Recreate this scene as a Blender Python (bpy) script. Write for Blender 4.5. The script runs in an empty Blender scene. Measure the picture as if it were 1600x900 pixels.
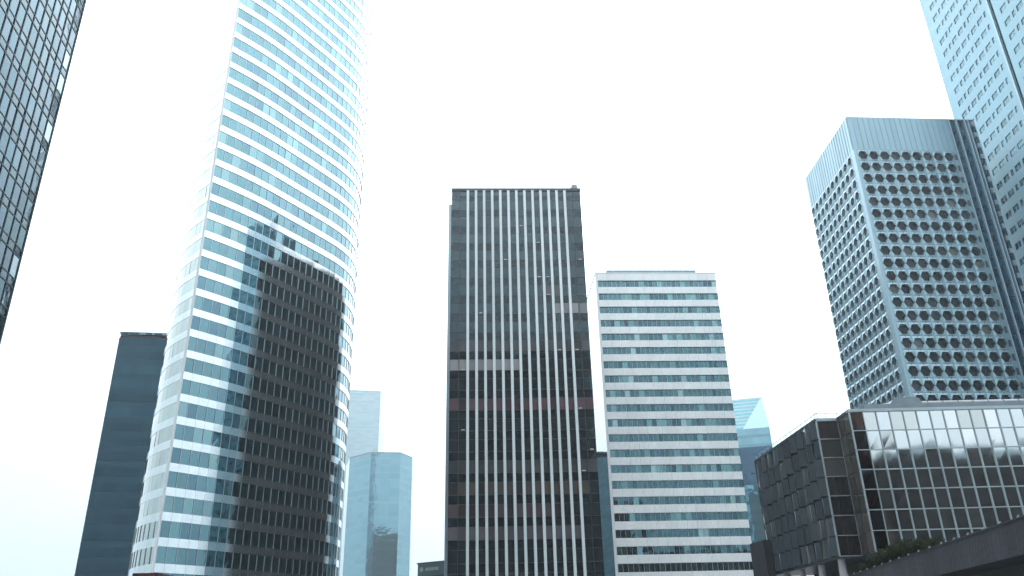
import bpy, math, random
from mathutils import Vector, Matrix
random.seed(7)
S = bpy.context.scene
R = math.radians
# ------------------------------------------------------------------ camera
CAMP = Vector((0, 0, 1.7)); PITCH = R(24.1); ROLL = R(1.31); FPX = 1269.0
cam = bpy.data.cameras.new('camera'); camo = bpy.data.objects.new('camera', cam)
S.collection.objects.link(camo)
U = Vector((0, -math.sin(PITCH), math.cos(PITCH))); X = Vector((1, 0, 0)); FW = Vector((0, math.cos(PITCH), math.sin(PITCH)))
cr = X*math.cos(ROLL) - U*math.sin(ROLL); cu = X*math.sin(ROLL) + U*math.cos(ROLL)
m = Matrix((cr, cu, -FW)).transposed().to_4x4(); m.translation = CAMP
camo.matrix_world = m
cam.sensor_width = 36; cam.lens = FPX/1600*36; cam.clip_start = 0.1; cam.clip_end = 20000
S.camera = camo
S.render.resolution_x = 1024; S.render.resolution_y = 576
# ------------------------------------------------------------------ sky and sun
SUN_EL, SUN_AZ = R(54), R(4)          # azimuth clockwise from +Y
w = bpy.data.worlds.new('World'); S.world = w; w.use_nodes = True
nt = w.node_tree; nt.nodes.clear(); N = nt.nodes.new; L = nt.links.new
out = N('ShaderNodeOutputWorld'); bg = N('ShaderNodeBackground'); bg.inputs[1].default_value = 0.1
sky = N('ShaderNodeTexSky'); sky.sky_type = 'NISHITA'; sky.sun_disc = False
sky.sun_elevation = SUN_EL; sky.sun_rotation = SUN_AZ; sky.dust_density = 3
hs = N('ShaderNodeHueSaturation'); hs.inputs['Saturation'].default_value = 0.3; hs.inputs['Value'].default_value = 1.0
L(sky.outputs[0], hs.inputs['Color'])
tc = N('ShaderNodeTexCoord'); sep = N('ShaderNodeSeparateXYZ'); L(tc.outputs['Generated'], sep.inputs[0])
ramp = N('ShaderNodeValToRGB'); L(sep.outputs[2], ramp.inputs[0])     # overcast cloud: brighter towards the zenith
e = ramp.color_ramp.elements
e[0].position = 0.0; e[0].color = (0.255, 0.285, 0.305, 1)
e[1].position = 1.0; e[1].color = (1, 1, 1, 1)
for p, c in ((0.12, (0.275, 0.305, 0.322)), (0.3, (0.375, 0.40, 0.41)), (0.5, (0.74, 0.75, 0.755)), (0.7, (.95, .96, .96))):
    k = ramp.color_ramp.elements.new(p); k.color = (*c, 1)
vm = N('ShaderNodeVectorMath'); vm.operation = 'SCALE'; vm.inputs['Scale'].default_value = 29.0
cn = N('ShaderNodeTexNoise'); cn.inputs['Scale'].default_value = 2.2; cn.inputs['Detail'].default_value = 4; L(tc.outputs['Generated'], cn.inputs[0])
cm = N('ShaderNodeMapRange'); cm.inputs[1].default_value = .3; cm.inputs[2].default_value = .7; cm.inputs[3].default_value = 25.5; cm.inputs[4].default_value = 31; L(cn.outputs[0], cm.inputs[0])
L(cm.outputs[0], vm.inputs['Scale']); L(ramp.outputs[0], vm.inputs[0])
gd = N('ShaderNodeVectorMath'); gd.operation = 'DOT_PRODUCT'; L(tc.outputs['Generated'], gd.inputs[0])     # cloud glowing round the hidden sun
gd.inputs[1].default_value = (math.sin(SUN_AZ)*math.cos(SUN_EL), math.cos(SUN_AZ)*math.cos(SUN_EL), math.sin(SUN_EL))
gm = N('ShaderNodeMath'); gm.operation = 'MAXIMUM'; L(gd.outputs['Value'], gm.inputs[0]); gm.inputs[1].default_value = 0
gp = N('ShaderNodeMath'); gp.operation = 'POWER'; L(gm.outputs[0], gp.inputs[0]); gp.inputs[1].default_value = 7
gs = N('ShaderNodeVectorMath'); gs.operation = 'SCALE'; gs.inputs[0].default_value = (40, 41, 42); L(gp.outputs[0], gs.inputs['Scale'])
ga = N('ShaderNodeVectorMath'); ga.operation = 'ADD'; L(vm.outputs[0], ga.inputs[0]); L(gs.outputs[0], ga.inputs[1])
mix = N('ShaderNodeMix'); mix.data_type = 'RGBA'; mix.inputs[0].default_value = 0.9
L(hs.outputs[0], mix.inputs[6]); L(ga.outputs[0], mix.inputs[7])
cool = N('ShaderNodeVectorMath'); cool.operation = 'MULTIPLY'; cool.inputs[1].default_value = (.91, 1.0, 1.05); L(mix.outputs[2], cool.inputs[0]); L(cool.outputs[0], bg.inputs[0]); L(bg.outputs[0], out.inputs[0])
sun = bpy.data.lights.new('sun', 'SUN'); sun.energy = 0.8; sun.angle = R(25); sun.color = (1, 0.99, 0.97)
suno = bpy.data.objects.new('sun', sun); S.collection.objects.link(suno)
sd = Vector((math.sin(SUN_AZ)*math.cos(SUN_EL), math.cos(SUN_AZ)*math.cos(SUN_EL), math.sin(SUN_EL)))
suno.rotation_euler = sd.to_track_quat('Z', 'Y').to_euler()
S.view_settings.view_transform = 'Standard'; S.view_settings.look = 'None'
S.view_settings.exposure = 0.0; S.view_settings.gamma = 1
S.render.engine = 'CYCLES'
S.cycles.max_bounces = 8; S.cycles.volume_bounces = 1; S.cycles.sample_clamp_indirect = 8

# ------------------------------------------------------------------ materials
def mat(name, base=(.5, .5, .5), rough=.5, metal=0.0, ior=1.5, tint=False, var=0.0, vscale=.3, bump=0.0, bscale=.4, streak=0.0, spec=None):
    m = bpy.data.materials.new(name); m.use_nodes = True
    t = m.node_tree; b = t.nodes['Principled BSDF']; n = t.nodes.new; l = t.links.new
    b.inputs['Roughness'].default_value = rough; b.inputs['Metallic'].default_value = metal; b.inputs['IOR'].default_value = ior
    b.inputs['Base Color'].default_value = (*base, 1)
    if spec is not None: b.inputs['Specular IOR Level'].default_value = spec
    co = n('ShaderNodeTexCoord'); src = None
    if tint:
        a = n('ShaderNodeAttribute'); a.attribute_name = 'tint'; src = a.outputs['Color']
    if var > 0:
        mp = n('ShaderNodeMapping'); mp.inputs['Scale'].default_value = (1, 1, streak if streak else 1)
        l(co.outputs['Object'], mp.inputs[0])
        ns = n('ShaderNodeTexNoise'); ns.inputs['Scale'].default_value = vscale; ns.inputs['Detail'].default_value = 5
        l(mp.outputs[0], ns.inputs[0])
        mr = n('ShaderNodeMapRange'); mr.inputs[1].default_value = .3; mr.inputs[2].default_value = .7
        mr.inputs[3].default_value = 1-var; mr.inputs[4].default_value = 1+var; l(ns.outputs[0], mr.inputs[0])
        sc = n('ShaderNodeVectorMath'); sc.operation = 'SCALE'; l(mr.outputs[0], sc.inputs['Scale'])
        if src is not None: l(src, sc.inputs[0])
        else: sc.inputs[0].default_value = base
        src = sc.outputs[0]
    if src is not None: l(src, b.inputs['Base Color'])
    if bump > 0:
        ns = n('ShaderNodeTexNoise'); ns.inputs['Scale'].default_value = bscale; ns.inputs['Detail'].default_value = 1.5
        l(co.outputs['Object'], ns.inputs[0])
        bp = n('ShaderNodeBump'); bp.inputs['Strength'].default_value = bump; bp.inputs['Distance'].default_value = .1
        l(ns.outputs[0], bp.inputs['Height']); l(bp.outputs[0], b.inputs['Normal'])
    return m
M = {
 'glass':   mat('facade_glass', tint=True, rough=.04, metal=.92, bump=.12, bscale=.5),
 'dglass':  mat('dark_glass', tint=True, rough=.05, metal=.0, ior=1.75, bump=.12, bscale=.5),
 'cglass':  mat('coated_glass', tint=True, rough=.04, metal=.95, bump=.12, bscale=.5),
 'bglass':  mat('blue_black_glass', tint=True, rough=.05, metal=.75, bump=.10, bscale=.5),
 'sglass':  mat('smoked_side_glass', tint=True, rough=.25, ior=1.2),
 'mglass':  mat('mirror_glass', tint=True, rough=.05, metal=1.0, bump=.08, bscale=.4),
 'steel':   mat('steel_spandrel', tint=True, rough=.12, metal=.955, var=.05, vscale=.8),
 'white':   mat('white_panel', tint=True, rough=.35, var=.06, vscale=.25, streak=.2),
 'pale':    mat('pale_blue_panel', tint=True, rough=.4, metal=.1, var=.05, vscale=.15, streak=.2),
 'dull':    mat('dull_facade', tint=True, rough=.9, spec=.1, var=.15),  # matt, hardly glossy facade; its dark tone comes from the tint
 'bframe':  mat('blue_frame', (.028, .055, .072), rough=.5),
 'alu':     mat('aluminium_panel', tint=True, rough=.32, metal=.6, var=.08, vscale=.2, streak=.2),
 'frame':   mat('frame_metal', (.42, .5, .53), rough=.35, metal=.6, var=.08),
 'lfin':    mat('light_fin', (.58, .63, .65), rough=.4, metal=.25, var=.14, vscale=.15, streak=.25),
 'dframe':  mat('dark_frame', (.022, .035, .045), rough=.4, var=.15),
 'body':    mat('dark_core', (.018, .024, .028), rough=.7, var=.1),
 'roof':    mat('roof_membrane', (.25, .26, .27), rough=.8, var=.15),
 'conc':    mat('dark_concrete', (.034, .037, .045), rough=.8, spec=.2, var=.22, vscale=.7, streak=.35, bump=.3, bscale=6),
 'colm':    mat('pale_column', (.34, .34, .36), rough=.6, var=.1),
 'leaf':    mat('hedge_leaf', (.015, .024, .010), rough=.9, spec=.15, var=.4, vscale=2),
 'stem':    mat('hedge_stem', (.05, .035, .02), rough=.9),
 'letter':  mat('sign_grey', (.22, .25, .26), rough=.5),
 'plant':   mat('roof_plant_metal', (.20, .25, .28), rough=.35, metal=.4, var=.15, vscale=1),
}
_b = M['cglass'].node_tree.nodes['Principled BSDF']; _b.inputs['Coat Weight'].default_value = 1; _b.inputs['Coat IOR'].default_value = 1.75; _b.inputs['Coat Roughness'].default_value = .03
# ------------------------------------------------------------------ mesh helpers
SITE = [1.0, 0.0]                         # size factor and lift used while a builder runs (real size = drawn size * factor)
class MB:
    def __init__(s): s.v = []; s.f = []; s.m = []; s.c = []; s.mats = []; s.smooth = False
    def mi(s, mt):
        if mt not in s.mats: s.mats.append(mt)
        return s.mats.index(mt)
    def poly(s, pts, mt, c=(1, 1, 1)):
        i = len(s.v); s.v += [Vector(p) for p in pts]; s.f.append(tuple(range(i, i+len(pts)))); s.m.append(s.mi(mt)); s.c.append(c)
    def hexa(s, p, mt, c=(1, 1, 1)):      # p: 4 lower + 4 upper, both counter-clockwise from above
        i = len(s.v); s.v += [Vector(q) for q in p]
        for f in ((3, 2, 1, 0), (4, 5, 6, 7), (0, 1, 5, 4), (1, 2, 6, 5), (2, 3, 7, 6), (3, 0, 4, 7)):
            s.f.append(tuple(i+k for k in f)); s.m.append(s.mi(mt)); s.c.append(c)
    def box(s, x0, x1, y0, y1, z0, z1, mt, c=(1, 1, 1)):
        s.hexa([(x0, y0, z0), (x1, y0, z0), (x1, y1, z0), (x0, y1, z0), (x0, y0, z1), (x1, y0, z1), (x1, y1, z1), (x0, y1, z1)], mt, c)
    def prism(s, pts, z0, z1, mt, c=(1, 1, 1), cap=True):
        n = len(pts)
        for i in range(n):
            a, b = pts[i], pts[(i+1) % n]
            s.poly([(a[0], a[1], z0), (b[0], b[1], z0), (b[0], b[1], z1), (a[0], a[1], z1)], mt, c)
        if cap:
            s.poly([(p[0], p[1], z1) for p in pts], mt, c); s.poly([(p[0], p[1], z0) for p in reversed(pts)], mt, c)
    def tube(s, a, b, r0, r1, mt, n=10, c=(1, 1, 1)):
        a, b = Vector(a), Vector(b); d = (b-a).normalized(); u = d.orthogonal().normalized(); v = d.cross(u)
        ra = [a+(u*math.cos(t)+v*math.sin(t))*r0 for t in [2*math.pi*k/n for k in range(n)]]
        rb = [b+(u*math.cos(t)+v*math.sin(t))*r1 for t in [2*math.pi*k/n for k in range(n)]]
        for k in range(n): s.poly([ra[k], ra[(k+1) % n], rb[(k+1) % n], rb[k]], mt, c)
        s.poly(rb, mt, c); s.poly(ra[::-1], mt, c)
    def build(s, name, parent=None, kind=None, label=None):
        me = bpy.data.meshes.new(name); off = parent_loc(parent)
        K, Z = SITE
        me.from_pydata([Vector((v.x*K, v.y*K, v.z*K+Z if (v.z > .01 or K == 1) else 0))-off for v in s.v], [], s.f)
        for mt in s.mats: me.materials.append(M[mt])
        for p, k in zip(me.polygons, s.m): p.material_index = k; p.use_smooth = s.smooth
        at = me.color_attributes.new('tint', 'FLOAT_COLOR', 'CORNER')
        buf = []
        for f, c in zip(s.f, s.c): buf += [c[0], c[1], c[2], 1.0]*len(f)
        at.data.foreach_set('color', buf)
        o = bpy.data.objects.new(name, me); S.collection.objects.link(o)
        if parent: o.parent = parent
        if kind: o['kind'] = kind
        if label: o['label'] = label
        return o
def parent_loc(p):
    v = Vector((0, 0, 0))
    while p: v += p.location; p = p.parent
    return v
def thing(name, label, cat, loc, group=None):
    o = bpy.data.objects.new(name, None); S.collection.objects.link(o); o.location = Vector(loc)*SITE[0]
    o.empty_display_size = 2; o['label'] = label; o['category'] = cat
    if group: o['group'] = group
    return o
class Wall:                                # a vertical plane from P to Q (left to right seen from outside)
    def __init__(s, P, Q):
        s.P = Vector((P[0], P[1], 0)); d = Vector((Q[0]-P[0], Q[1]-P[1], 0)); s.L = d.length; s.d = d/s.L
        s.n = Vector((s.d.y, -s.d.x, 0))
    def at(s, u, z, n=0.0): q = s.P+s.d*u+s.n*n; return Vector((q.x, q.y, z))
def wbox(mb, W, u0, u1, z0, z1, n0, n1, mt, c=(1, 1, 1)):
    a, b = min(n0, n1), max(n0, n1)
    lo = [W.at(u0, z0, b), W.at(u1, z0, b), W.at(u1, z0, a), W.at(u0, z0, a)]
    mb.hexa(lo+[Vector((p.x, p.y, z1)) for p in lo], mt, c)
def pane(mb, W, u0, u1, z0, z1, n, mt, c, tilt=.012):
    a, b = random.gauss(0, tilt), random.gauss(0, tilt)   # every pane sits a hair out of true
    mb.poly([W.at(u0, z0, n+a), W.at(u1, z0, n+b), W.at(u1, z1, n+b-a*.6), W.at(u0, z1, n-b*.6)], mt, c)
def jit(c, k=.12):
    g = 1+random.uniform(-k, k); return tuple(max(0, x*g*(1+random.uniform(-k*.25, k*.25))) for x in c)
def pol(az, D): a = R(az); return (D*math.sin(a), D*math.cos(a))
def project(p):
    q = Vector(p)-CAMP; z = q.dot(FW)
    if z < 1: return None
    return (800+FPX*q.dot(cr)/z, 450-FPX*q.dot(cu)/z)
def emit(root, items, name, build):
    """items: (list of outline corners, payload). The 100 that show largest become parts, the rest one stuff part."""
    def size(pts):
        pr = [project(p) for p in pts]
        if any(q is None for q in pr): return 0
        cx = sum(q[0] for q in pr)/len(pr); cy = sum(q[1] for q in pr)/len(pr)
        if not (-10 < cx < 1610 and -10 < cy < 900): return 0
        ar = 0
        for i in range(len(pr)):
            a, b = pr[i], pr[(i+1) % len(pr)]; ar += a[0]*b[1]-a[1]*b[0]
        return abs(ar)/2
    order = sorted(range(len(items)), key=lambda i: -size(items[i][0]))
    rest = MB()
    for k, i in enumerate(order):
        if k < 100 and size(items[i][0]) > 0:
            mb = MB(); build(mb, items[i][1]); mb.build(name, root)
        else: build(rest, items[i][1])
    if rest.f: rest.build(name, root, kind='stuff')
def solid(root, pts, z0, z1, name='core_wall', mt='body', roof=True, inset=None, c=(1, 1, 1)):
    b = MB(); b.prism(pts, z0, z1, mt, c); b.build(name, root)

# ------------------------------------------------------------------ ground and air
g = MB(); g.poly([(-9000, -9000, 0), (9000, -9000, 0), (9000, 9000, 0), (-9000, 9000, 0)], 'conc')
M['paving'] = mat('plaza_paving', (.24, .24, .24), rough=.8, var=.15, vscale=.15)
t = M['paving'].node_tree; br = t.nodes.new('ShaderNodeTexBrick'); tcn = t.nodes.new('ShaderNodeTexCoord')
br.inputs['Color1'].default_value = (.22, .22, .22, 1); br.inputs['Color2'].default_value = (.27, .265, .26, 1); br.inputs['Mortar'].default_value = (.12, .12, .12, 1)
br.inputs['Scale'].default_value = 1.0; br.inputs['Mortar Size'].default_value = .012
t.links.new(tcn.outputs['Object'], br.inputs['Vector']); t.links.new(br.outputs['Color'], t.nodes['Principled BSDF'].inputs['Base Color'])
g.mats = ['paving']; go = g.build('ground', kind='structure')
HAZE = 0.00020
hz = MB(); hz.box(-950, 950, -320, 1150, -1, 330, 'body'); hzo = hz.build('haze', kind='stuff')
hm = bpy.data.materials.new('haze_air'); hm.use_nodes = True; hn = hm.node_tree; hn.nodes.clear()
ho = hn.nodes.new('ShaderNodeOutputMaterial'); hv = hn.nodes.new('ShaderNodeVolumePrincipled')
hv.inputs['Color'].default_value = (.93, .97, 1, 1); hv.inputs['Density'].default_value = HAZE; hv.inputs['Anisotropy'].default_value = .65
hn.links.new(hv.outputs[0], ho.inputs['Volume']); hzo.data.materials.clear(); hzo.data.materials.append(hm)

# ------------------------------------------------------------------ 1 curved tower
def curved_tower():
    root = thing('curved_tower', 'tall curved glass tower banded with bright steel, its top above the frame', 'tower', (-48, 146, 0))
    ctl = [(-52, 121.4), (-48.55, 125.55), (-45.35, 130.1), (-41.9, 135.8), (-38.3, 142.0), (-35.1, 148.3), (-33.6, 154.5), (-34.2, 162), (-37.5, 168), (-43, 171),
           (-50, 170), (-57, 163), (-61, 152), (-62.2, 143), (-61.0, 133.8), (-57.1, 126.6), (-52, 121.4)]
    def cat(P, i, t):
        p1, p2 = Vector(P[i]), Vector(P[i+1]); p0 = Vector(P[i-1]) if i else p1*2-p2; p3 = Vector(P[i+2]) if i+2 < len(P) else p2*2-p1
        return .5*((2*p1)+(-p0+p2)*t+(2*p0-5*p1+4*p2-p3)*t*t+(-p0+3*p1-3*p2+p3)*t**3)
    dense = [cat(ctl, i, k/24) for i in range(len(ctl)-1) for k in range(24)]+[Vector(ctl[-1])]
    ds = [0]
    for a, b in zip(dense, dense[1:]): ds.append(ds[-1]+(b-a).length)
    def sample(s0, s1, step):
        n = round((s1-s0)/step); o = []
        for k in range(n+1):
            s = s0+(s1-s0)*k/n; i = max(j for j in range(len(ds)) if ds[j] <= s+1e-6); i = min(i, len(ds)-2)
            f = (s-ds[i])/max(1e-6, ds[i+1]-ds[i]); o.append(dense[i].lerp(dense[i+1], min(1, f)))
        return o
    iR = ds[10*24]; tot = ds[-1]
    right = sample(0, iR, 1.62); left = sample(iR, tot, 1.75)
    core = MB(); ring = right[:-1]+left[:-1]
    cx = sum(p.x for p in ring)/len(ring); cy = sum(p.y for p in ring)/len(ring)
    ins = [(cx+(p.x-cx)*.95, cy+(p.y-cy)*.95) for p in ring]
    core.prism(ins, 0, 166, 'body'); core.build('core_wall', root)
    base = 13.65-3.589*3
    for k in range(-1, 45):
        zc = base+3.589*k
        if zc+.62 < .3: continue
        zs0, zs1 = max(0, zc-.62), zc+.62; zw1 = zc+3.589-.62
        for side, pts in (('front', right), ('left', left)):
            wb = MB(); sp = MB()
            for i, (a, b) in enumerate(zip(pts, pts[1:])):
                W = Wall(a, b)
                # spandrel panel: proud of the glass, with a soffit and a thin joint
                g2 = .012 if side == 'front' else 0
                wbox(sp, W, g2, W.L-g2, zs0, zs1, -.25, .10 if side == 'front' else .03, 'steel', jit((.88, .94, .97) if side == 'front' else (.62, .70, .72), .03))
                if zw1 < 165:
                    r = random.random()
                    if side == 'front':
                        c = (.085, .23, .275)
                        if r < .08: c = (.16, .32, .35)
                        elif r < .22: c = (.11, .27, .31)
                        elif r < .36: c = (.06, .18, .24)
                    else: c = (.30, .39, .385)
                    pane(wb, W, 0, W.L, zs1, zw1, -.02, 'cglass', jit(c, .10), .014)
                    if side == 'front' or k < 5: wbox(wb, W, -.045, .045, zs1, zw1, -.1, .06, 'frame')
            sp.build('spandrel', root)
            if wb.f: wb.build('window_band', root)
    cp = MB(); A = Vector(ctl[0]); cp.box(A.x-.16, A.x+.16, A.y-.24, A.y+.08, 0, 166, 'white', (.8, .82, .83)); cp.build('corner_post', root)
    rf = MB(); rf.prism([(cx+(p.x-cx)*.99, cy+(p.y-cy)*.99) for p in ring], 166.6, 167.8, 'steel', (.85, .87, .88)); rf.build('roof', root)
curved_tower()

# ------------------------------------------------------------------ 2 black finned tower
def finned_tower():
    P = pol(-4.72, 135.8); Q = pol(5.71, 137.1); top = 1.7+.6026*135.8
    W = Wall(P, Q); root = thing('finned_tower', 'dark glass tower with thirteen pale vertical fins, left of the white banded tower', 'tower', (0, 150, 0))
    BL = W.at(0, 0, -39); BR = W.at(W.L, 0, -39)
    q = [W.at(.15, 0, -.2), W.at(W.L-.15, 0, -.2), W.at(W.L-.15, 0, -38.8), W.at(.15, 0, -38.8)]
    solid(root, [(p.x, p.y) for p in q], 0, top-.4)
    n = 16; bw = W.L/n; sh = 3.57
    W2 = Wall(BL, (W.at(0, 0).x, W.at(0, 0).y)); W3 = Wall((Q[0], Q[1]), (BR.x, BR.y))
    fz = 1.7+135.8*.0835-3.57*3
    greys = {  # storey index -> (first bay, last bay, colour of the blind/spandrel panels)
        5: (0, 13, (.085, .078, .09)), 6: (0, 11, (.064, .044, .048)), 7: (0, 14, (.062, .052, .046)), 8: (0, 15, (.045, .048, .052)),
        11: (0, 15, (.095, .056, .068)), 13: (0, 7, (.25, .25, .26)), 14: (0, 15, (.085, .088, .095)), 16: (12, 15, (.25, .25, .26)), 17: (11, 12, (.12, .115, .125))}
    for k in range(0, 30):
        z0 = fz+sh*(k-1)
        if z0 > top-1.2: break
        z1 = min(z0+sh, top-.3); z0 = max(0, z0)
        wb = MB()
        zm = z0+(z1-z0)*.42
        for i in range(n):
            dark = (.026, .038, .045)
            c = (.037, .058, .069) if random.random() < .8 else (.048, .068, .078)
            spec = greys.get(k)
            if spec and spec[0] <= i <= spec[1]:
                c = jit(spec[2], .18)
                if k in (11, 6, 7, 14) and random.random() < .3: c = tuple(x*.45 for x in c)
            pane(wb, W, i*bw, (i+1)*bw, z0, zm-.05, 0, 'bglass', jit(dark, .3), .007)
            pane(wb, W, i*bw, (i+1)*bw, zm+.05, z1, 0, 'bglass' if not (spec and spec[0] <= i <= spec[1]) else 'sglass', jit(c, .15), .007)
            if random.random() < .035 and k > 7:      # pale strip on the pane, a lit ceiling lamp painted as plain colour
                u = i*bw+bw*.5; wbox(wb, W, u-.3, u+.3, zm+.12, zm+.28, .0, .012, 'white', (.5, .48, .42))
        wbox(wb, W, 0, W.L, zm-.05, zm+.05, -.05, .04, 'dframe')
        wbox(wb, W, 0, W.L, z1-.04, z1+.04, -.05, .035, 'dframe')
        wb.build('window_band', root)
        sb = MB()
        for WW in (W2, W3):
            m_ = 26; b2 = WW.L/m_
            for i in range(m_):
                pane(sb, WW, i*b2, (i+1)*b2, z0, zm-.05, 0, 'sglass', jit((.010, .013, .016), .3), .008)
                pane(sb, WW, i*b2, (i+1)*b2, zm+.05, z1, 0, 'sglass', jit((.014, .018, .022), .2), .008)
            wbox(sb, WW, 0, WW.L, zm-.05, zm+.05, -.05, .04, 'dframe')
        sb.build('window_band', root)
    for i in range(2, 15):
        f = MB(); u = i*bw; wbox(f, W, u-.235, u+.235, 1.0, top-.55, .02, .38, 'lfin'); f.build('fin', root)
    for u in (bw, 15*bw):
        f = MB(); wbox(f, W, u-.05, u+.05, 0, top-.3, .02, .12, 'dframe'); f.build('mullion', root)
    f = MB(); wbox(f, W, -.05, W.L+.05, top-.55, top, -.3, .30, 'dframe')
    wbox(f, W, -.05, .25, top-.55, top, -38.9, -.3, 'dframe'); wbox(f, W, W.L-.25, W.L+.05, top-.55, top, -38.9, -.3, 'dframe'); f.build('parapet', root)
    f = MB(); wbox(f, W, .3, W.L-.3, top-.45, top-.35, -38.6, -.35, 'roof'); f.build('roof', root)
    f = MB(); wbox(f, W, -.62, -.06, 0, 1.7+.5784*136.7, -36, -1.2, 'sglass', (.008, .013, .016)); wbox(f, W, -.62, -.10, 0, 1.7+.5784*136.7, -1.19, -1.1, 'alu', (.30, .38, .42)); f.build('side_wall', root)
    f = MB(); wbox(f, W, W.L-1.6, W.L-.4, top, top+1.2, -1.6, -.5, 'plant'); wbox(f, W, W.L-1.35, W.L-.75, top+1.2, top+1.5, -1.3, -.8, 'plant'); f.build('roof_vent', root)
    # stepped roof plant and a short mast over the left flank
    f = MB(); wbox(f, W, .4, W.L-6, top-.34, top+1.5, -15, -7, 'dframe'); f.build('roof_plant', root)
finned_tower()

# ------------------------------------------------------------------ 3 white banded tower
def banded_tower():
    P = pol(6.47, 182); Q = pol(15.42, 189.2); W = Wall(P, Q); top = 1.7+.4625*182
    root = thing('banded_tower', 'white tower with twenty rows of teal ribbon windows, right of the dark finned tower', 'tower', (36, 190, 0))
    dep = 17
    WL = Wall((W.at(0, 0, -dep).x, W.at(0, 0, -dep).y), P); WR = Wall(Q, (W.at(W.L, 0, -dep).x, W.at(W.L, 0, -dep).y)); WB = Wall((WR.at(WR.L, 0).x, WR.at(WR.L, 0).y), (WL.at(0, 0).x, WL.at(0, 0).y))
    q = [W.at(.4, 0, -.4), W.at(W.L-.4, 0, -.4), W.at(W.L-.4, 0, -dep+.4), W.at(.4, 0, -dep+.4)]
    solid(root, [(p.x, p.y) for p in q], 0, top-.5)
    sh = 3.47; z = top-1.75          # top of the first window row
    n = 26; bw = (W.L-.5)/n
    zprev = top; k = 0
    while z > 2:
        wh = 1.78; sp = MB()
        zz0, zz1 = z, zprev
        m_ = 13; pw = (W.L-.5)/m_
        for i in range(m_): wbox(sp, W, .5+i*pw+.012, .5+(i+1)*pw-.012, zz0, zz1, -.35, .03, 'white', jit((.90, .92, .93), .02))
        wbox(sp, W, .5, W.L, zz0-.10, zz0, -.3, .12, 'white', (.5, .52, .55))
        sp.build('spandrel', root)
        wb = MB(); z0w = max(0, z-wh)
        for i in range(n):
            r = random.random(); c = (.072, .155, .18)
            if r < .04: c = (.26, .38, .39)
            elif r < .18: c = (.14, .28, .29)
            elif r < .32: c = (.045, .11, .14)
            pane(wb, W, .5+i*bw, .5+(i+1)*bw, z0w, z-.1, -.22, 'glass', jit(c, .15), .006)
            wbox(wb, W, .5+i*bw-.03, .5+i*bw+.03, z0w, z-.1, -.3, -.14, 'frame')
        wb.build('window_band', root)
        zprev = z0w; z -= sh; k += 1
    if zprev > 0:
        sp = MB(); wbox(sp, W, .5, W.L, 0, zprev, -.35, .03, 'white', (.75, .76, .78)); sp.build('spandrel', root)
    # glazed flanks
    for WW in (WL, WR, WB):
        cl = MB(); zb = 0
        while zb < top-.5:
            z1 = min(zb+sh/2, top)
            nn = max(3, round(WW.L/1.9)); b2 = WW.L/nn
            for i in range(nn):
                pane(cl, WW, i*b2+.02, (i+1)*b2-.02, zb+.02, z1-.02, 0, 'mglass' if WW is WL else 'glass', jit((.50, .58, .62) if WW is WL else (.5, .6, .65), .05), .006)
            zb = z1
        cl.build('side_wall', root)
    cp = MB(); wbox(cp, W, -.03, .5, 0, top, -.5, .06, 'white', (.8, .81, .83)); cp.build('corner_post', root)
    f = MB(); wbox(f, W, -.1, W.L+.1, top, top+.35, -dep, .06, 'white', (.7, .71, .73)); f.build('parapet', root)
    f = MB(); wbox(f, W, 3, W.L-4.5, top+.35, top+1.5, -5, -1.0, 'plant'); f.build('roof_plant', root)
banded_tower()

# ------------------------------------------------------------------ 4 slab tower at the left, behind the curved tower
def strip_tower(root, foot, top, sh, wall_c, win_c, mt='glass', pw=2.0, tilt=.01, spand=.35, roofc='roof', core='body', jitk=.06, lowz=0, name='window_band', lights=()):
    n = len(foot); cx = sum(p[0] for p in foot)/n; cy = sum(p[1] for p in foot)/n
    solid(root, [(cx+(p[0]-cx)*.985, cy+(p[1]-cy)*.985) for p in foot], 0, top-.3)
    walls = [Wall(foot[i], foot[(i+1) % n]) for i in range(n)]
    z = lowz; k = 0
    while z < top-.2:
        z1 = min(top, z+sh); wb = MB()
        for W in walls:
            m_ = max(1, round(W.L/pw)); b = W.L/m_
            for i in range(m_):
                pane(wb, W, i*b, (i+1)*b, z+sh*spand, z1, 0, mt, jit(tuple(x*(1.35 if k in lights else 1) for x in win_c), jitk), tilt)
                if z+sh*spand < z1: pane(wb, W, i*b, (i+1)*b, z, z+sh*spand-.02, .01, mt, jit(wall_c, jitk*.6), tilt)
        wb.build(name, root); z = z1; k += 1
    f = MB(); f.prism(foot, top, top+.6, roofc); f.build('roof', root)
def slab():
    a = pol(-27.45, 196); b = pol(-23.0, 191.5); d = Wall(a, b)
    ft = [a, b, tuple(d.at(d.L, 0, -16))[:2], tuple(d.at(0, 0, -16))[:2]]
    root = thing('slab_tower', 'plain dark blue slab tower rising behind the left edge of the curved tower', 'tower', (sum(p[0] for p in ft)/4, sum(p[1] for p in ft)/4, 0))
    strip_tower(root, ft, 1.7+.3525*196-.6, 3.3, (.034, .075, .10), (.026, .062, .085), 'glass', 1.7, .004, .4, roofc='plant', jitk=.13, lights=(15, 17, 18))
slab()
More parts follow.
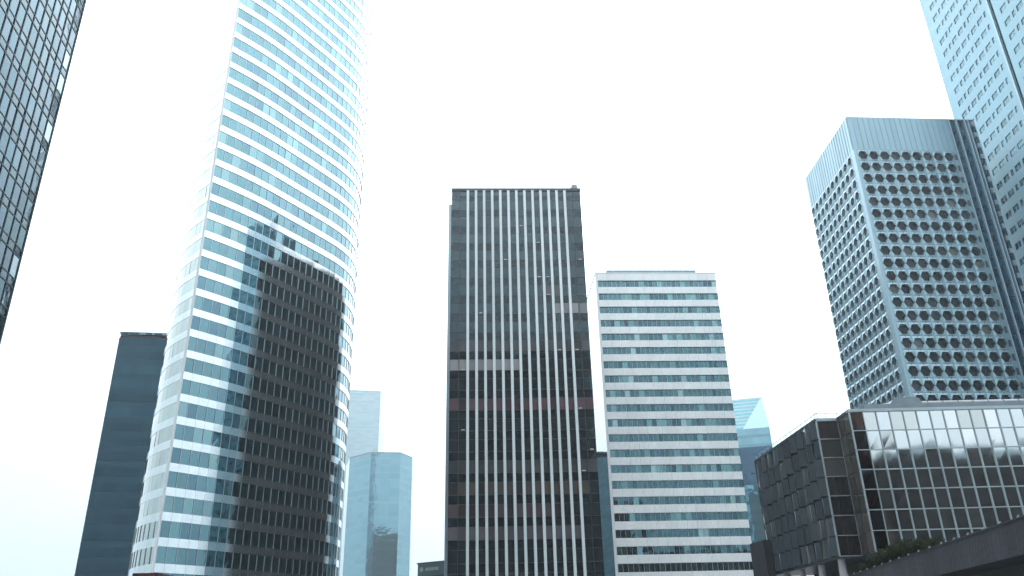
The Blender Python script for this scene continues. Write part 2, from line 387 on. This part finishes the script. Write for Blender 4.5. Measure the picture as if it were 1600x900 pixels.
def far_towers():
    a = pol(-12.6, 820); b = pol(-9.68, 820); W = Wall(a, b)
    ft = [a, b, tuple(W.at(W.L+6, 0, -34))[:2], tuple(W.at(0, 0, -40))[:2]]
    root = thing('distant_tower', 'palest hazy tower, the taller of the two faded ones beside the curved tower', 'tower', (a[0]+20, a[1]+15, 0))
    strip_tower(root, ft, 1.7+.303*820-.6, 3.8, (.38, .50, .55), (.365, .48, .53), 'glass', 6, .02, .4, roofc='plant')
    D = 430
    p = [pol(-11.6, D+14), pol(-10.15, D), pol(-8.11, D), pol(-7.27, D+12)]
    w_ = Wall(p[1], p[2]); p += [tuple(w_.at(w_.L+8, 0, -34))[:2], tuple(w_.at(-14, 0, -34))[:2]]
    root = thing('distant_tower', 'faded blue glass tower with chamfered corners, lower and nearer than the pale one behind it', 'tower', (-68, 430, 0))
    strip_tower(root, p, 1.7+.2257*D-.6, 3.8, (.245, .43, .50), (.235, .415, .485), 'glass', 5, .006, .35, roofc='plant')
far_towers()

# ------------------------------------------------------------------ 5 teal tower with a folded facet
def facet_tower():
    D = 330
    root = thing('facet_tower', 'light blue glass tower with folded triangular top, behind the white banded tower', 'tower', (92, 330, 0))
    L0 = Vector((*pol(13.6, D), 0)); R0 = Vector((*pol(17.62, D), 0)); W = Wall(L0, R0); top = 1.7+.2775*D
    dep = 28; sh = 3.6
    zf = 1.7+.2375*D                       # the folded facet starts here
    wl = W.L
    ft = [W.at(.3, 0, -.3), W.at(wl-.3, 0, -.3), W.at(wl-.3, 0, -dep+.3), W.at(.3, 0, -dep+.3)]
    solid(root, [(q.x, q.y) for q in ft], 0, zf-.3)
    walls = [W, Wall((R0.x, R0.y), tuple(W.at(wl, 0, -dep))[:2]), Wall(tuple(W.at(wl, 0, -dep))[:2], tuple(W.at(0, 0, -dep))[:2]), Wall(tuple(W.at(0, 0, -dep))[:2], (L0.x, L0.y))]
    z = 0
    n_ = int(zf/sh); sh = zf/n_
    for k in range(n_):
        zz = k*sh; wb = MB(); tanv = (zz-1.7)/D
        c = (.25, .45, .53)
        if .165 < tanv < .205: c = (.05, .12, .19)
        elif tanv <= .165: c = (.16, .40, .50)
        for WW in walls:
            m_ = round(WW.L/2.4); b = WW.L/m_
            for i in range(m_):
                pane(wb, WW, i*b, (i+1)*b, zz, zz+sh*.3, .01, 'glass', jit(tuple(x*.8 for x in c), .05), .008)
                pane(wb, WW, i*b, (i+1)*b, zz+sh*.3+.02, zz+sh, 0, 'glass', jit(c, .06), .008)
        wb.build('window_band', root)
    # crown: striped louvre wall on the left, folded facet leaning back on the right
    uF = (math.tan(R(15.85-13.6)))*D*1.0; uT = W.L-1.3
    apex = W.at(uT, top, -3.2); a = W.at(uF, zf, 0); b = W.at(wl, zf, 0)
    back = W.at(wl, zf, -dep); apb = W.at(uT, top, -dep); l0 = W.at(0, top, -3.2); lb = W.at(0, top, -dep); a0 = W.at(0, zf, 0)
    f = MB(); f.poly([a, b, apex], 'glass', (.30, .42, .47)); f.build('facet', root)
    f = MB(); f.poly([b, back, apb, apex], 'glass', (.3, .5, .56)); f.poly([back, W.at(0, zf, -dep), lb, apb], 'glass', (.3, .5, .56)); f.poly([lb, l0, apex, apb], 'roof'); f.poly([W.at(0, zf, -dep), a0, l0, lb], 'glass', (.3, .5, .56)); f.build('crown_wall', root)
    f = MB(); nrow = 9
    for k in range(nrow):
        t0, t1 = k/nrow, (k+.55)/nrow; t2 = (k+1)/nrow
        def edge(t): return a.lerp(apex, t), a0.lerp(l0, t)
        (r0, l0_), (r1, l1_), (r2, l2_) = edge(t0), edge(t1), edge(t2)
        f.poly([l0_, r0, r1, l1_], 'glass', (.12, .28, .33)); f.poly([l1_, r1, r2, l2_], 'white', (.42, .54, .58))
    f.build('louvre_wall', root)
facet_tower()

# ------------------------------------------------------------------ 6 tower with hexagonal windows
def hexagon_tower():
    C = Vector((*pol(26.6, 174), 0)); Lb = pol(22.9, 198.1); Rr = pol(34.52, 191.7)
    WF = Wall((C.x, C.y), Rr); WL = Wall(Lb, (C.x, C.y)); top = 1.7+.6369*174
    root = thing('hexagon_window_tower', 'grey blue tower with rows of hexagonal windows, above the low dark block', 'tower', (95, 175, 0))
    bk = Vector(Rr)+(Vector(Lb)-Vector((C.x, C.y))); bk = (bk.x, bk.y)
    solid(root, [(C.x+.9, C.y+.9), (Rr[0]-.9, Rr[1]+.9), (bk[0]-.9, bk[1]-.9), (Lb[0]+.9, Lb[1]-.9)], 0, top-.6)
    ph = 3.0; ztop = 1.7+.5773*174
    hexw = 24.1                                     # width of the window field on the front
    light = (.25, .365, .42); items = []
    def field(W, u0, pitch, ncols, umax, flip=False):
        wl = MB(); rows = int((ztop+ph*.5-3)/ph)
        zb = ztop+ph*.5-rows*ph
        for r in range(rows):
            zc = ztop-r*ph
            for c in range(ncols):
                uc = u0+c*pitch
                a, b = uc-pitch/2+.035, uc+pitch/2-.035
                z0, z1 = zc-ph/2+.03, zc+ph/2-.03
                if r >= rows-4 and zc < 12: continue
                rad = 1.15 if W is WF else .98
                hx = [(uc+rad*math.cos(R(60*k)), zc+rad*1.08*math.sin(R(60*k))) for k in range(6)]   # points left and right
                oc = jit(light, .04)
                # outer frame of the panel, folded in towards the opening
                n0, n1, n2 = 0.0, (.11 if W is WF else .16), (-.38 if W is WF else -.5)
                out = [(b, zc), (b, z1), (a, z1), (a, zc), (a, z0), (b, z0)]
                P_ = lambda q, n: W.at(q[0], q[1], n)
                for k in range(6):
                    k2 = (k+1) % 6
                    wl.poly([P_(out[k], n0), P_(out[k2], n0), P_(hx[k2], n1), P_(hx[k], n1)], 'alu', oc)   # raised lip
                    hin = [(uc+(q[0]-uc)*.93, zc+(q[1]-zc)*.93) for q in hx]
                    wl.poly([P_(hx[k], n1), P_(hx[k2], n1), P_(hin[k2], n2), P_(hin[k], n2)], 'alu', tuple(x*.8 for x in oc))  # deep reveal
                hin = [(uc+(q[0]-uc)*.93, zc+(q[1]-zc)*.93) for q in hx]
                g_ = random.random(); gc = (.014, .024, .03) if g_ < .75 else (.04, .052, .058)
                if g_ > .95: gc = (.11, .12, .12)
                items.append(([P_(q, n1) for q in hx], ([P_(q, n2+.004*random.uniform(-1, 1)) for q in hin], jit(gc, .25))))
        return wl
    wf = field(WF, 1.9, 2.53, 9, hexw)
    # joints behind the panels, field borders
    ue = 1.9+2.53*8.5
    wbox(wf, WF, .635+.03, ue, 10, ztop+ph*.5, -.95, -.12, 'dframe') if False else None
    uc = ue+.02
    wf.build('window_field_wall', root)
    wl = field(WL, 1.35, 2.545, 10, WL.L); wl.build('window_field_wall', root)
    # dark joint backing just behind panel edges (strips between columns and rows)
    jb = MB(); rows = int((ztop+ph*.5-3)/ph)
    for W, u0, pt, nc in ((WF, 1.9, 2.53, 9), (WL, 1.35, 2.545, 10)):
        for c in range(nc):
            u = u0+c*pt
            for r in range(rows+1):          # joints run from window to window through their middles
                z = ztop+ph*.5-r*ph
                if z > 10: wbox(jb, W, u-.05, u+.05, z-.50, z+(.50 if r else 0), -.3, .062, 'bframe')
                if r and c: wbox(jb, W, u-pt/2-.28, u-pt/2+.28, z+ph/2-.05, z+ph/2+.05, -.3, .05, 'bframe')
        for c in range(nc+1):
            u = u0-pt/2+c*pt; wbox(jb, W, u-.06, u+.06, 10, ztop+ph*.5, -.5, -.04, 'alu', light)
        for r in range(rows+1):
            z = ztop+ph*.5-r*ph
            if z > 10: wbox(jb, W, u0-pt/2, u0-pt/2+nc*pt, z-.05, z+.05, -.5, -.035, 'alu', light)
    jb.build('panel_joint', root)
    emit(root, items, 'window', lambda mb, p: mb.poly(p[0], 'sglass', p[1]))
    # smooth corner strips, left end strip
    f = MB(); zt = ztop+ph*.5
    wbox(f, WF, .02, .6, 0, zt, -.6, .02, 'alu', light); wbox(f, WL, WL.L-.05-(WL.L-(1.35+2.545*9.5)), WL.L, 0, zt, -.6, .02, 'alu', light)
    f.build('corner_panel', root)
    # half column of windows at the edge of the front field, then the ribbed service shaft
    f = MB(); wbox(f, WF, ue+.03, ue+1.0, 0, zt, -.6, .0, 'alu', tuple(x*.85 for x in light))
    for r in range(28):
        zc = ztop-r*ph
        if zc > 12: wbox(f, WF, ue+.1, ue+.75, zc-.75, zc+.75, -.05, .006, 'dframe')
    f.build('edge_panel', root)
    # crown band of vertical sheets
    f = MB(); z0, z1 = zt, top
    for W in (WF, WL):
        lim = (ue+1.0) if W is WF else W.L-.05
        u = .05
        while u < lim-.05:
            u2 = min(u+1.265, lim); wbox(f, W, u+.02, u2-.02, z0, z1, -.5, random.uniform(0, .025), 'alu', jit((.22, .34, .40), .05)); 
            wbox(f, W, u2-.035, u2+.035, z0+.2, z1, 0, .09, 'alu', (.25, .32, .36)); u = u2
    f.build('crown_band', root)
    f = MB(); u = ue+1.0; e_ = WF.L; wbox(f, WF, u, e_, 0, top-.1, -1.0, -.35, 'glass', (.045, .10, .14))
    z = 2.
    while z < top-1: wbox(f, WF, u, e_, z, z+.12, -.36, -.31, 'dframe'); z += 3.0
    f.build('service_shaft', root)
    wd = e_-u
    for q, wq in ((.02, .16), (.30, .22), (.62, .22), (.74, .22), (.97, .12)):
        f = MB(); wbox(f, WF, u+wd*q-wq/2, u+wd*q+wq/2, 0, top, -.4, .12, 'alu', (.50, .60, .66)); f.build('shaft_fin', root)
    f = MB(); f.prism([(C.x+.05, C.y+.05), (Rr[0]-.05, Rr[1]+.05), (bk[0], bk[1]), (Lb[0]+.05, Lb[1])], top, top+.25, 'alu', (.42, .5, .54)); f.build('roof', root)
    bw_ = MB()
    Wr = Wall(Rr, bk); Wb = Wall(bk, Lb)
    for W in (Wr, Wb):
        z = 0
        while z < top-.2:
            z1 = min(top, z+3); wbox(bw_, W, 0, W.L, z, z+1.2, -.9, 0, 'alu', jit((.3, .36, .4), .03)); wbox(bw_, W, 0, W.L, z+1.2, z1, -.9, -.15, 'glass', jit((.06, .1, .12), .1)); z = z1
    bw_.build('rear_wall', root)
SITE[:] = [.9, .17]; hexagon_tower(); SITE[:] = [1.0, 0.0]

# ------------------------------------------------------------------ 7 pale blue tower at the right edge
def right_tower():
    x0 = 125.0; yb = 190.6; yc = 163.2                   # the face lies along x = 125 and comes towards the viewer
    root = thing('pale_blue_tower', 'pale blue tower with small windows and one dark vertical groove, at the right edge', 'tower', (150, 160, 0))
    H = 180
    solid(root, [(x0+.8, 147.0), (x0+45, 147.0), (x0+45, yb-.8), (x0+.8, yb-.8)], 0, H-.5)
    WA = Wall((x0+.6, yb), (x0, yc)); WB_ = Wall((x0, yc-1.2), (x0-.2, 146))
    ph = 4.3; sp = (.185, .365, .45); items = []
    zrow0 = 1.7+209*.6524-ph*30
    def face(W, start, endmargin):
        wl = MB(); rows = []
        # pattern of openings from the near edge: half, wide, wide, narrow, wide, wide, narrow ...
        u = W.L-endmargin; cols = [(u-1.0, u)]; u -= 1.0+.8; pat = [2.5, 2.5, 1.15]; i = 0
        while u-pat[i % 3] > .6: cols.append((u-pat[i % 3], u)); u -= pat[i % 3]+.85; i += 1
        cols.reverse()
        k = 0
        while True:
            zc = zrow0+k*ph; k += 1
            if zc < 3: continue
            if zc > H-3: break
            z0, z1 = zc-.85, zc+.85
            # solid panels between window rows
            zl = zc-ph/2
            wbox(wl, W, 0, W.L, max(0, z1-ph+.0), z0, -.5, 0, 'pale', jit(sp, .03))
            prev = 0
            for a, b in cols:
                if a > prev: wbox(wl, W, prev, a, z0, z1, -.5, -.0, 'pale', jit(sp, .04))
                prev = b
                P4 = [W.at(a, z0, -.16), W.at(b, z0, -.16), W.at(b, z1, -.16), W.at(a, z1, -.16)]
                items.append((P4, (W, a, b, z0, z1, jit((.075, .15, .18), .25))))
            wbox(wl, W, prev, W.L, z0, z1, -.5, 0, 'pale', jit(sp, .03))
        wbox(wl, W, 0, W.L, zc-ph+.85, H, -.5, 0, 'pale', sp)
        wl.build('facade_wall', root)
    face(WA, 0, 1.9); face(WB_, 0, .9)
    def bw(mb, p):
        W, a, b, z0, z1, c = p
        pane(mb, W, a, b, z0, z1, -.18, 'bglass', c, .004)
        if b-a > 2: wbox(mb, W, (a+b)/2-.04, (a+b)/2+.04, z0, z1, -.2, -.12, 'frame')
    emit(root, items, 'window', bw)
    f = MB(); wbox(f, WA, WA.L-.5, WA.L+.02, 0, H, 0.004, .10, 'pale', (.36, .5, .56)); f.build('groove_trim', root)
    f = MB(); f.box(x0+.6, x0+1.2, yc-1.2, yc, 0, H, 'glass', (.04, .11, .14)); f.build('groove', root)
    f = MB(); f.box(x0, x0+45, 146, yb, H, H+1, 'pale', sp); f.build('roof', root)
    f = MB(); z = 0
    for W in (Wall((x0+45, yb), (x0+.6, yb)), Wall((x0, 146), (x0+45, 146)), Wall((x0+45, 146), (x0+45, yb))):
        z = 0
        while z < H:
            wbox(f, W, 0, W.L, z, min(H, z+2.6), -.8, 0, 'pale', jit(sp, .03)); wbox(f, W, 0, W.L, z+2.6, min(H, z+4.3), -.8, -.15, 'glass', (.16, .33, .40)); z += 4.3
    f.build('rear_wall', root)
SITE[:] = [.84, .27]; right_tower(); SITE[:] = [1.0, 0.0]

# ------------------------------------------------------------------ 8 dark curtain wall tower at the left edge
def left_tower():
    E_ = pol(-34.12, 100); nr = (E_[0]+(83-40)*.147, 40.0)
    root = thing('grid_glass_tower', 'blue grey glass tower with a dark window grid, cut by the left frame edge', 'tower', (-75, 60, 0))
    W = Wall(nr, E_)             # seen from outside (+x side) left is near
    H = 125; sh = 3.62
    solid(root, [(nr[0]-.3, nr[1]), (E_[0]-.3, E_[1]-.3), (E_[0]-32, E_[1]-5), (nr[0]-32, nr[1]-5)][::1], 0, H)
    n = round(W.L/1.72); bw = W.L/n
    k = 0; z = .3
    while z < H-1:
        wb = MB(); zs = z+1.05; z1 = z+sh
        for i in range(n):
            r = random.random()
            c = (.020, .058, .080) if r < .6 else ((.028, .060, .084) if r < .82 else (.018, .054, .070))
            if i == n-1 and r < .5: c = (.16, .22, .25)
            pane(wb, W, i*bw, (i+1)*bw, zs, z1, 0, 'glass', jit(c, .1), .008)
            pane(wb, W, i*bw, (i+1)*bw, z, zs-.02, 0, 'glass', jit((.024, .052, .066), .1), .007)
        fo = wb.build('window_band', root)
        fr = MB()
        wbox(fr, W, 0, W.L, z-.07, z+.07, -.03, .07, 'bframe'); wbox(fr, W, 0, W.L, zs-.06, zs+.06, -.03, .06, 'bframe')
        for i in range(n+1): wbox(fr, W, i*bw-.055, i*bw+.055, z+.07, z1-.07, -.03, .10, 'bframe')
        fr.build('window_frame', fo)
        z = z1; k += 1
    f = MB(); wbox(f, W, W.L-.03, W.L+.15, 0, H+.5, -.4, .12, 'dframe'); f.build('corner_post', root)
    W2 = Wall(E_, (E_[0]-32, E_[1]-5+9)); f = MB(); z = 0
    while z < H: wbox(f, W2, .1, W2.L, z, z+1.05, -.5, 0, 'alu', (.1, .15, .18)); wbox(f, W2, .1, W2.L, z+1.05, min(H, z+sh), -.5, -.06, 'glass', jit((.18, .29, .34), .1)); z += sh
    f.build('side_wall', root)
left_tower()

# ------------------------------------------------------------------ 9 low dark block on the right
def low_block():
    root = thing('low_office_block', 'low dark office block of square panes, in front of the hexagon window tower', 'building', (60, 115, 0))
    zt = 1.7+.2481*110; zb = 1.7+.0900*110; rows = 7; rh = (zt-.35-zb)/rows
    yF = 101.4; xC = 42.55; yN = 105.6; xB = 39.75; xE = 92.0; yBk = 131.5; xBk = 38.55
    front = Wall((xC, yF), (xE, yF)); side = Wall((xC, yN), (xC, yF)); notch = Wall((xB, yN), (xC, yN)); left = Wall((xBk, yBk), (xB, yN))
    b = MB(); b.prism([(xB+.35, yN+.35), (xC+.35, yN+.35), (xC+.35, yF+.35), (xE, yF+.35), (xE, yBk), (xBk+.35, yBk)], zb+.05, zt-.3, 'body'); b.build('core_wall', root)
    items = []
    def grid(W, pw, colors, proud=.16, gauge=.10, inset=0.0, name='window_frame', mt='mglass', frm='frame', u0=0.0, saw=0.0, tilt=.012, skipv=False):
        n = max(1, round((W.L-u0)/pw)); bw = (W.L-u0)/n; fr = MB()
        for r in range(rows):
            z0 = zb+r*rh; z1 = z0+rh
            for i in range(n):
                a, b2 = u0+i*bw, u0+(i+1)*bw; c = colors(r, i)
                items.append(([W.at(a, z0), W.at(b2, z0), W.at(b2, z1), W.at(a, z1)], (W, a, b2, z0, z1, c, mt, saw, tilt)))
        for r in range(rows+1):
            z = zb+r*rh; wbox(fr, W, 0, W.L, z-gauge/2, z+gauge/2, -.06, proud-.01, frm)
        for i in range(n+1):
            u = u0+i*bw; g2 = gauge/2*(1.7 if i in (0,) else 1)
            for r in range(rows): wbox(fr, W, u-g2, u+g2, zb+r*rh+gauge/2, zb+(r+1)*rh-gauge/2, -.06, proud, frm)
        fr.build(name, root)
    def cf(r, i):
        if i == 0: return jit((.075, .05, .048) if r % 2 == 0 else (.12, .15, .18), .15)
        q = random.random(); return jit((.80, .84, .85) if q < .7 else ((.70, .71, .70) if q < .88 else (.97, .97, .97)), .03)
    grid(front, 1.72, cf, mt='mglass', tilt=.01)
    def cs(r, i): return jit((.075, .072, .062), .3)
    grid(side, 2.1, cs, mt='dglass', proud=.06, frm='dframe')
    def cn(r, i): return jit((.055, .05, .055) if r > 3 else (.02, .018, .02), .4)
    grid(notch, 1.9, cn, mt='dglass')
    def cl_(r, i): return jit(random.choice(((.085, .09, .09), (.15, .15, .145), (.055, .055, .06), (.11, .105, .095))), .3)
    grid(left, 2.55, cl_, mt='dglass', frm='dframe', proud=.05, saw=.55, tilt=.05)
    def bw(mb, p):
        W, a, b2, z0, z1, c, mt, saw, tilt = p
        if saw:
            saw *= random.uniform(.45, 1.5); z1 -= random.uniform(0, .12)      # saw-tooth bays: the panel swings out at its far side
            q = [W.at(a+.1, z0+.06, .02), W.at(b2-.75, z0+.06, saw), W.at(b2-.75, z1-.06, saw+random.gauss(0, tilt)), W.at(a+.1, z1-.06, .02+random.gauss(0, tilt))]
            mb.poly(q, mt, c); e0, e1 = W.at(b2-.84, z0+.06, saw*.93+.03), W.at(b2-.84, z1-.06, saw*.93+.03)
            mb.poly([e0, q[1]+W.n*.03, q[2]+W.n*.03, e1], 'frame'); mb.poly([q[1], W.at(b2-.1, z0+.06, .02), W.at(b2-.1, z1-.06, .02), q[2]], 'dframe')
        else: pane(mb, W, a, b2, z0, z1, 0, mt, c, tilt)
    emit(root, items, 'window', bw)
    f = MB()
    wbox(f, front, -.1, front.L, zt-.35, zt, -.6, .22, 'frame'); wbox(f, side, 0, side.L-.23, zt-.35, zt, -.6, .08, 'dframe'); wbox(f, notch, .0, notch.L-.1, zt-.35, zt, -.6, .18, 'frame'); wbox(f, left, 0, left.L-.02, zt-.35, zt, -.6, .12, 'dframe')
    f.build('cornice', root)
    f = MB(); z_ = zb-.28
    f.prism([(xB-.02, yN-.1), (xC-.02, yN-.1), (xC-.02, yF-.1), (xE, yF-.1), (xE, yBk), (xBk, yBk)], z_, zb-.06, 'dframe'); f.build('soffit', root)
    f = MB(); f.prism([(xB+.5, yN+.5), (xC+.5, yN+.5), (xC+.5, yF+.5), (xE-.5, yF+.5), (xE-.5, yBk-.5), (xBk+.5, yBk-.5)], zt-.28, zt-.1, 'roof'); f.build('roof', root)
    for u, v in ((0, 0), (0, 1)):
        f = MB(); W = front if v else notch
        px = xC+3.2 if v else xB+.55; py = yF+1.2 if v else yN+1.2
        f.smooth = False; f.tube((px, py, -.8), (px, py, z_), .75, .42, 'colm', 16); f.build('column', root)
    for px in (52.5, 60, 68, 76, 84):
        f = MB(); f.tube((px, yF+1.2, -.8), (px, yF+1.2, z_), .75, .42, 'colm', 16); f.build('column', root)
    for py in (114, 122, 129):
        f = MB(); f.tube((xB+.5, py, -.8), (xB+.5, py, z_), .75, .42, 'colm', 16); f.build('column', root)
    f = MB(); f.box(xB+5, xE-2, yN+6, yBk-1, -.8, z_, 'body'); f.build('base_wall', root)
    # annex under the far left end
    Wx = Wall((36.9, 131.2), (38.0, 118)); f = MB(); f.prism([(37.4, 129), (38.5, 129), (38.5, 134), (36.6, 134)], -.8, 16.4, 'conc'); f.build('annex_wall', root)
    # roof: glazed rail, rounded duct and plant hood
    f = MB(); z = zt
    for k in range(14):
        u = k*left.L/13; wbox(f, left, u-.03, u+.03, z, z+.75, -.34, -.28, 'frame')
    wbox(f, left, 0, left.L, z+.72, z+.78, -.35, -.27, 'frame')
    wbox(f, notch, 0, notch.L+2.0, z+.72, z+.78, -.35, -.27, 'frame')
    for k in range(4): wbox(f, notch, k*1.5, k*1.5+.06, z, z+.72, -.34, -.28, 'frame')
    f.build('roof_railing', root)
    f = MB(); wbox(f, front, 3.0, front.L, zt-.1, zt+1.25, -3.4, -2.2, 'plant'); f.build('roof_upstand', root)
    f = MB(); f.smooth = True
    yy = yF+3.6
    f.tube((xC+3.2, yy, zt+.9), (xC+7.2, yy, zt+1.35), .33, .42, 'colm', 14); f.tube((xC+10.8, yy, zt+1.45), (xE-1, yy, zt+1.45), .42, .42, 'colm', 14)
    for xx in range(12, 47, 2): f.tube((xC+xx, yy, zt+1.45), (xC+xx+.1, yy, zt+1.45), .46, .46, 'dframe', 14)
    f.build('roof_duct', root)
    f = MB(); n_ = 14; pr = [(6.3, .2), (6.6, 1.2), (7.3, 1.9), (8.0, 2.25), (10.2, 2.35), (10.9, 2.15), (11.3, 1.3), (11.5, .2)]
    for (u0, h0), (u1, h1) in zip(pr, pr[1:]):
        y0, y1 = yF+3.0, yF+6.5
        f.poly([(xC+u0, y0, zt+h0), (xC+u1, y0, zt+h1), (xC+u1, y1, zt+h1), (xC+u0, y1, zt+h0)], 'plant')
    f.poly([(xC+u, yF+3.0, zt+h) for u, h in reversed(pr)], 'plant'); f.poly([(xC+u, yF+6.5, zt+h) for u, h in pr], 'plant')
    f.build('plant_hood', root)
SITE[:] = [.7, .51]; low_block(); SITE[:] = [1.0, 0.0]

# ------------------------------------------------------------------ 10 raised walkway and its hedge, bottom right
def walkway():
    P0 = Vector((23.1, 38.3, 0)); P1 = Vector((27.5, 71.2, 0)); d = (P1-P0).normalized()
    A = P1+d*9; B = P0-d*14
    W = Wall((A.x, A.y), (B.x, B.y)); zt = 6.8; zb = 5.28
    root = thing('raised_walkway', 'dark concrete walkway parapet sloping across the bottom right corner below the low block', 'walkway', (B.x, B.y, 0))
    f = MB(); n = 8
    for i in range(n): wbox(f, W, W.L*i/n+.01, W.L*(i+1)/n-.01, zb, zt, -.3, 0, 'conc', (1, 1, 1))
    wbox(f, W, 0, W.L, zt, zt+.07, -.36, .05, 'conc'); f.build('parapet', root)
    f = MB(); wbox(f, W, 0, W.L, zb+.02, zb+.35, -7, -.3, 'conc'); f.build('deck', root)
    f = MB(); wbox(f, W, 0, W.L, -.8, zb+.02, -7, -2.2, 'body'); f.build('retaining_wall', root)
    f = MB()
    for z in (2.6, 3.5, 4.4): wbox(f, W, W.L-22, W.L-3, z, z+.22, -2.2, -2.05, 'frame')
    f.build('wall_rail', root)
    for i in range(24):
        u = 3+i*(W.L-5)/24; f = MB()
        wbox(f, W, u-.07, u+.07, zt+.07, zt+.15, -.2, -.06, 'frame'); wbox(f, W, u-.03, u+.03, zt+.15, zt+.22, -.16, -.1, 'frame'); f.build('bracket', root)
    h = MB(); rnd = random.Random(4); hw = MB()
    for i in range(26000):
        u = rnd.uniform(8.5, 29); t_ = (u-8.5)/20.5
        hh = .25+.95*math.sin(math.pi*min(1, t_*1.02))**.6+.18*math.sin(u*2.1)+.12*math.sin(u*5.3)
        z = zt-1.1+rnd.random()**.6*(hh+1.1); n_ = -.55-abs(rnd.gauss(0, .45))
        p = W.at(u, z, n_); s = rnd.uniform(.05, .10)
        a = Vector((rnd.gauss(0, 1), rnd.gauss(0, 1), rnd.gauss(0, 1))).normalized()*s; b = a.orthogonal().normalized()*s*.55
        h.poly([p-a, p+b, p+a, p-b], 'leaf')
    for i in range(70):
        p = W.at(rnd.uniform(9, 28.5), zb+.35, -.9); hw.tube(p, p+Vector((rnd.gauss(0, .15), rnd.gauss(0, .15), 1.6)), .03, .012, 'stem', 5)
    hr = thing('hedge', 'dark green hedge growing behind the sloping walkway parapet', 'hedge', W.at(19, zb+.35, -.9))
    h.build('foliage', hr); hw.build('stem', hr)
SITE[:] = [.7, .51]; walkway(); SITE[:] = [1.0, 0.0]

# ------------------------------------------------------------------ 11 small sign building, low red roofed pavilion
def small_buildings():
    a = pol(-6.75, 205); b = pol(-3.6, 196); W = Wall(a, b); zt = 1.7+.0962*205
    root = thing('sign_building', 'small dark building with a faint grey sign, low beside the dark finned tower', 'building', (a[0]+5, a[1]+4, 0))
    f = MB(); q = [W.at(0, 0, -.2), W.at(W.L, 0, -.2), W.at(W.L, 0, -10), W.at(0, 0, -10)]; f.prism([(p.x, p.y) for p in q], 0, zt-.3, 'body'); f.build('core_wall', root)
    f = MB(); wbox(f, W, -.1, W.L, zt-.3, zt, -10, .1, 'dframe'); f.build('roof', root)
    f = MB(); wbox(f, W, .2, W.L, zt-3.0, zt-.35, -.2, 0, 'alu', (.06, .11, .12)); sg = f.build('sign_panel', root)
    f = MB(); n = 14; c0 = W.at(1.35, zt-1.6, .02)
    f.poly([W.at(1.35+.55*math.cos(2*math.pi*k/n), zt-1.6+.55*math.sin(2*math.pi*k/n), .03) for k in range(n)], 'letter'); f.build('roundel', sg)
    f = MB(); u = 2.6; r_ = random.Random(2)
    while u < 6.4:
        w_ = r_.uniform(.18, .34); wbox(f, W, u, u+w_, zt-1.95, zt-1.25, .0, .05, 'letter'); u += w_+.13
    f.build('lettering', sg)
    for k in range(3):
        f = MB(); z = zt-6.6-k*3.4
        for i in range(5): pane(f, W, .3+i*2.1, .3+i*2.1+1.9, z, z+2.4, .02, 'dglass', jit((.04, .06, .07), .3), .01)
        f.build('window_band', root)
    root = thing('pavilion', 'tiny dark red roof edge at the foot of the curved tower', 'building', (-39.5, 90, 0))
    x0, y0 = pol(-24.3, 100); x1, y1 = pol(-22.55, 100); zt = 1.7+.0845*100
    f = MB(); f.box(x0, x1, y0, y0+6, zt-.7, zt, 'white', (.06, .02, .025)); f.box(x0+.8, x1-.4, y0-.06, y0, zt-.5, zt-.15, 'white', (.16, .03, .04)); f.build('roof', root)
    f = MB(); f.box(x0+.3, x1-.3, y0+.4, y0+5.6, 0, zt-.7, 'white', (.2, .2, .2)); f.build('wall', root)
    f = MB(); wd = Wall((x0+.6, y0+.4), (x1-.6, y0+.4)); pane(f, wd, 0, wd.L, .3, 3, .03, 'dglass', (.04, .05, .06)); f.build('shop_window', root)
small_buildings()

# ------------------------------------------------------------------ 12 office blocks behind the viewer, mirrored in the glass ahead
def opposite(name, label, x0, x1, y0, y1, z, c, wc):
    root = thing(name, label, 'building', ((x0+x1)/2, (y0+y1)/2, 0))
    ft = [(x0, y0), (x1, y0), (x1, y1), (x0, y1)]
    strip_tower(root, ft, z, 3.6, c, wc, 'dull', 6, .0, .45, roofc='body')
    f = MB(); f.box(x0+6, x0+(x1-x0)*.35, y0+4, y1-2, z+.6, z+3.6, 'plant'); f.box(x0+(x1-x0)*.6, x1-8, y0+5, y1-2, z+.6, z+2.4, 'plant'); f.build('roof_plant', root)
opposite('office_block', 'long dark block behind the viewer, mirrored in the lower panes of the low block', 90, 230, -95, -60, 43.5, (.014, .014, .015), (.006, .007, .008))
opposite('office_block', 'tall brown block behind the viewer, mirrored in corner panes of the low block', 52, 87.5, -100, -62, 70, (.05, .035, .03), (.02, .016, .016))
opposite('office_block', 'tallest dark block behind the viewer, mirrored low in the finned tower', -50, 52, -95, -65, 122, (.038, .042, .046), (.022, .026, .03))
root = thing('office_block', 'dark blue block hidden behind the finned tower, mirrored in the white tower flank', 'building', (0, 235, 0))
strip_tower(root, [(-14, 225), (15, 225), (15, 245), (-14, 245)], 51, 3.6, (.10, .20, .24), (.09, .18, .22), 'dull', 3, .0, .45)
root = thing('stepped_tower', 'dark stepped tower with roof mast beyond the right edge, mirrored in the curved tower', 'tower', (190, 168, 0))
strip_tower(root, [(175, 150), (205, 150), (205, 186), (175, 186)], 179, 3.6, (.02, .026, .03), (.01, .014, .018), 'dull', 4, .0, .45)
f = MB(); f.box(178, 202, 157, 179, 179.6, 188.5, 'dframe'); f.build('roof_plant', root)
f = MB(); f.box(182, 196, 163, 173, 188.5, 203, 'dframe'); f.build('roof_mast', root)
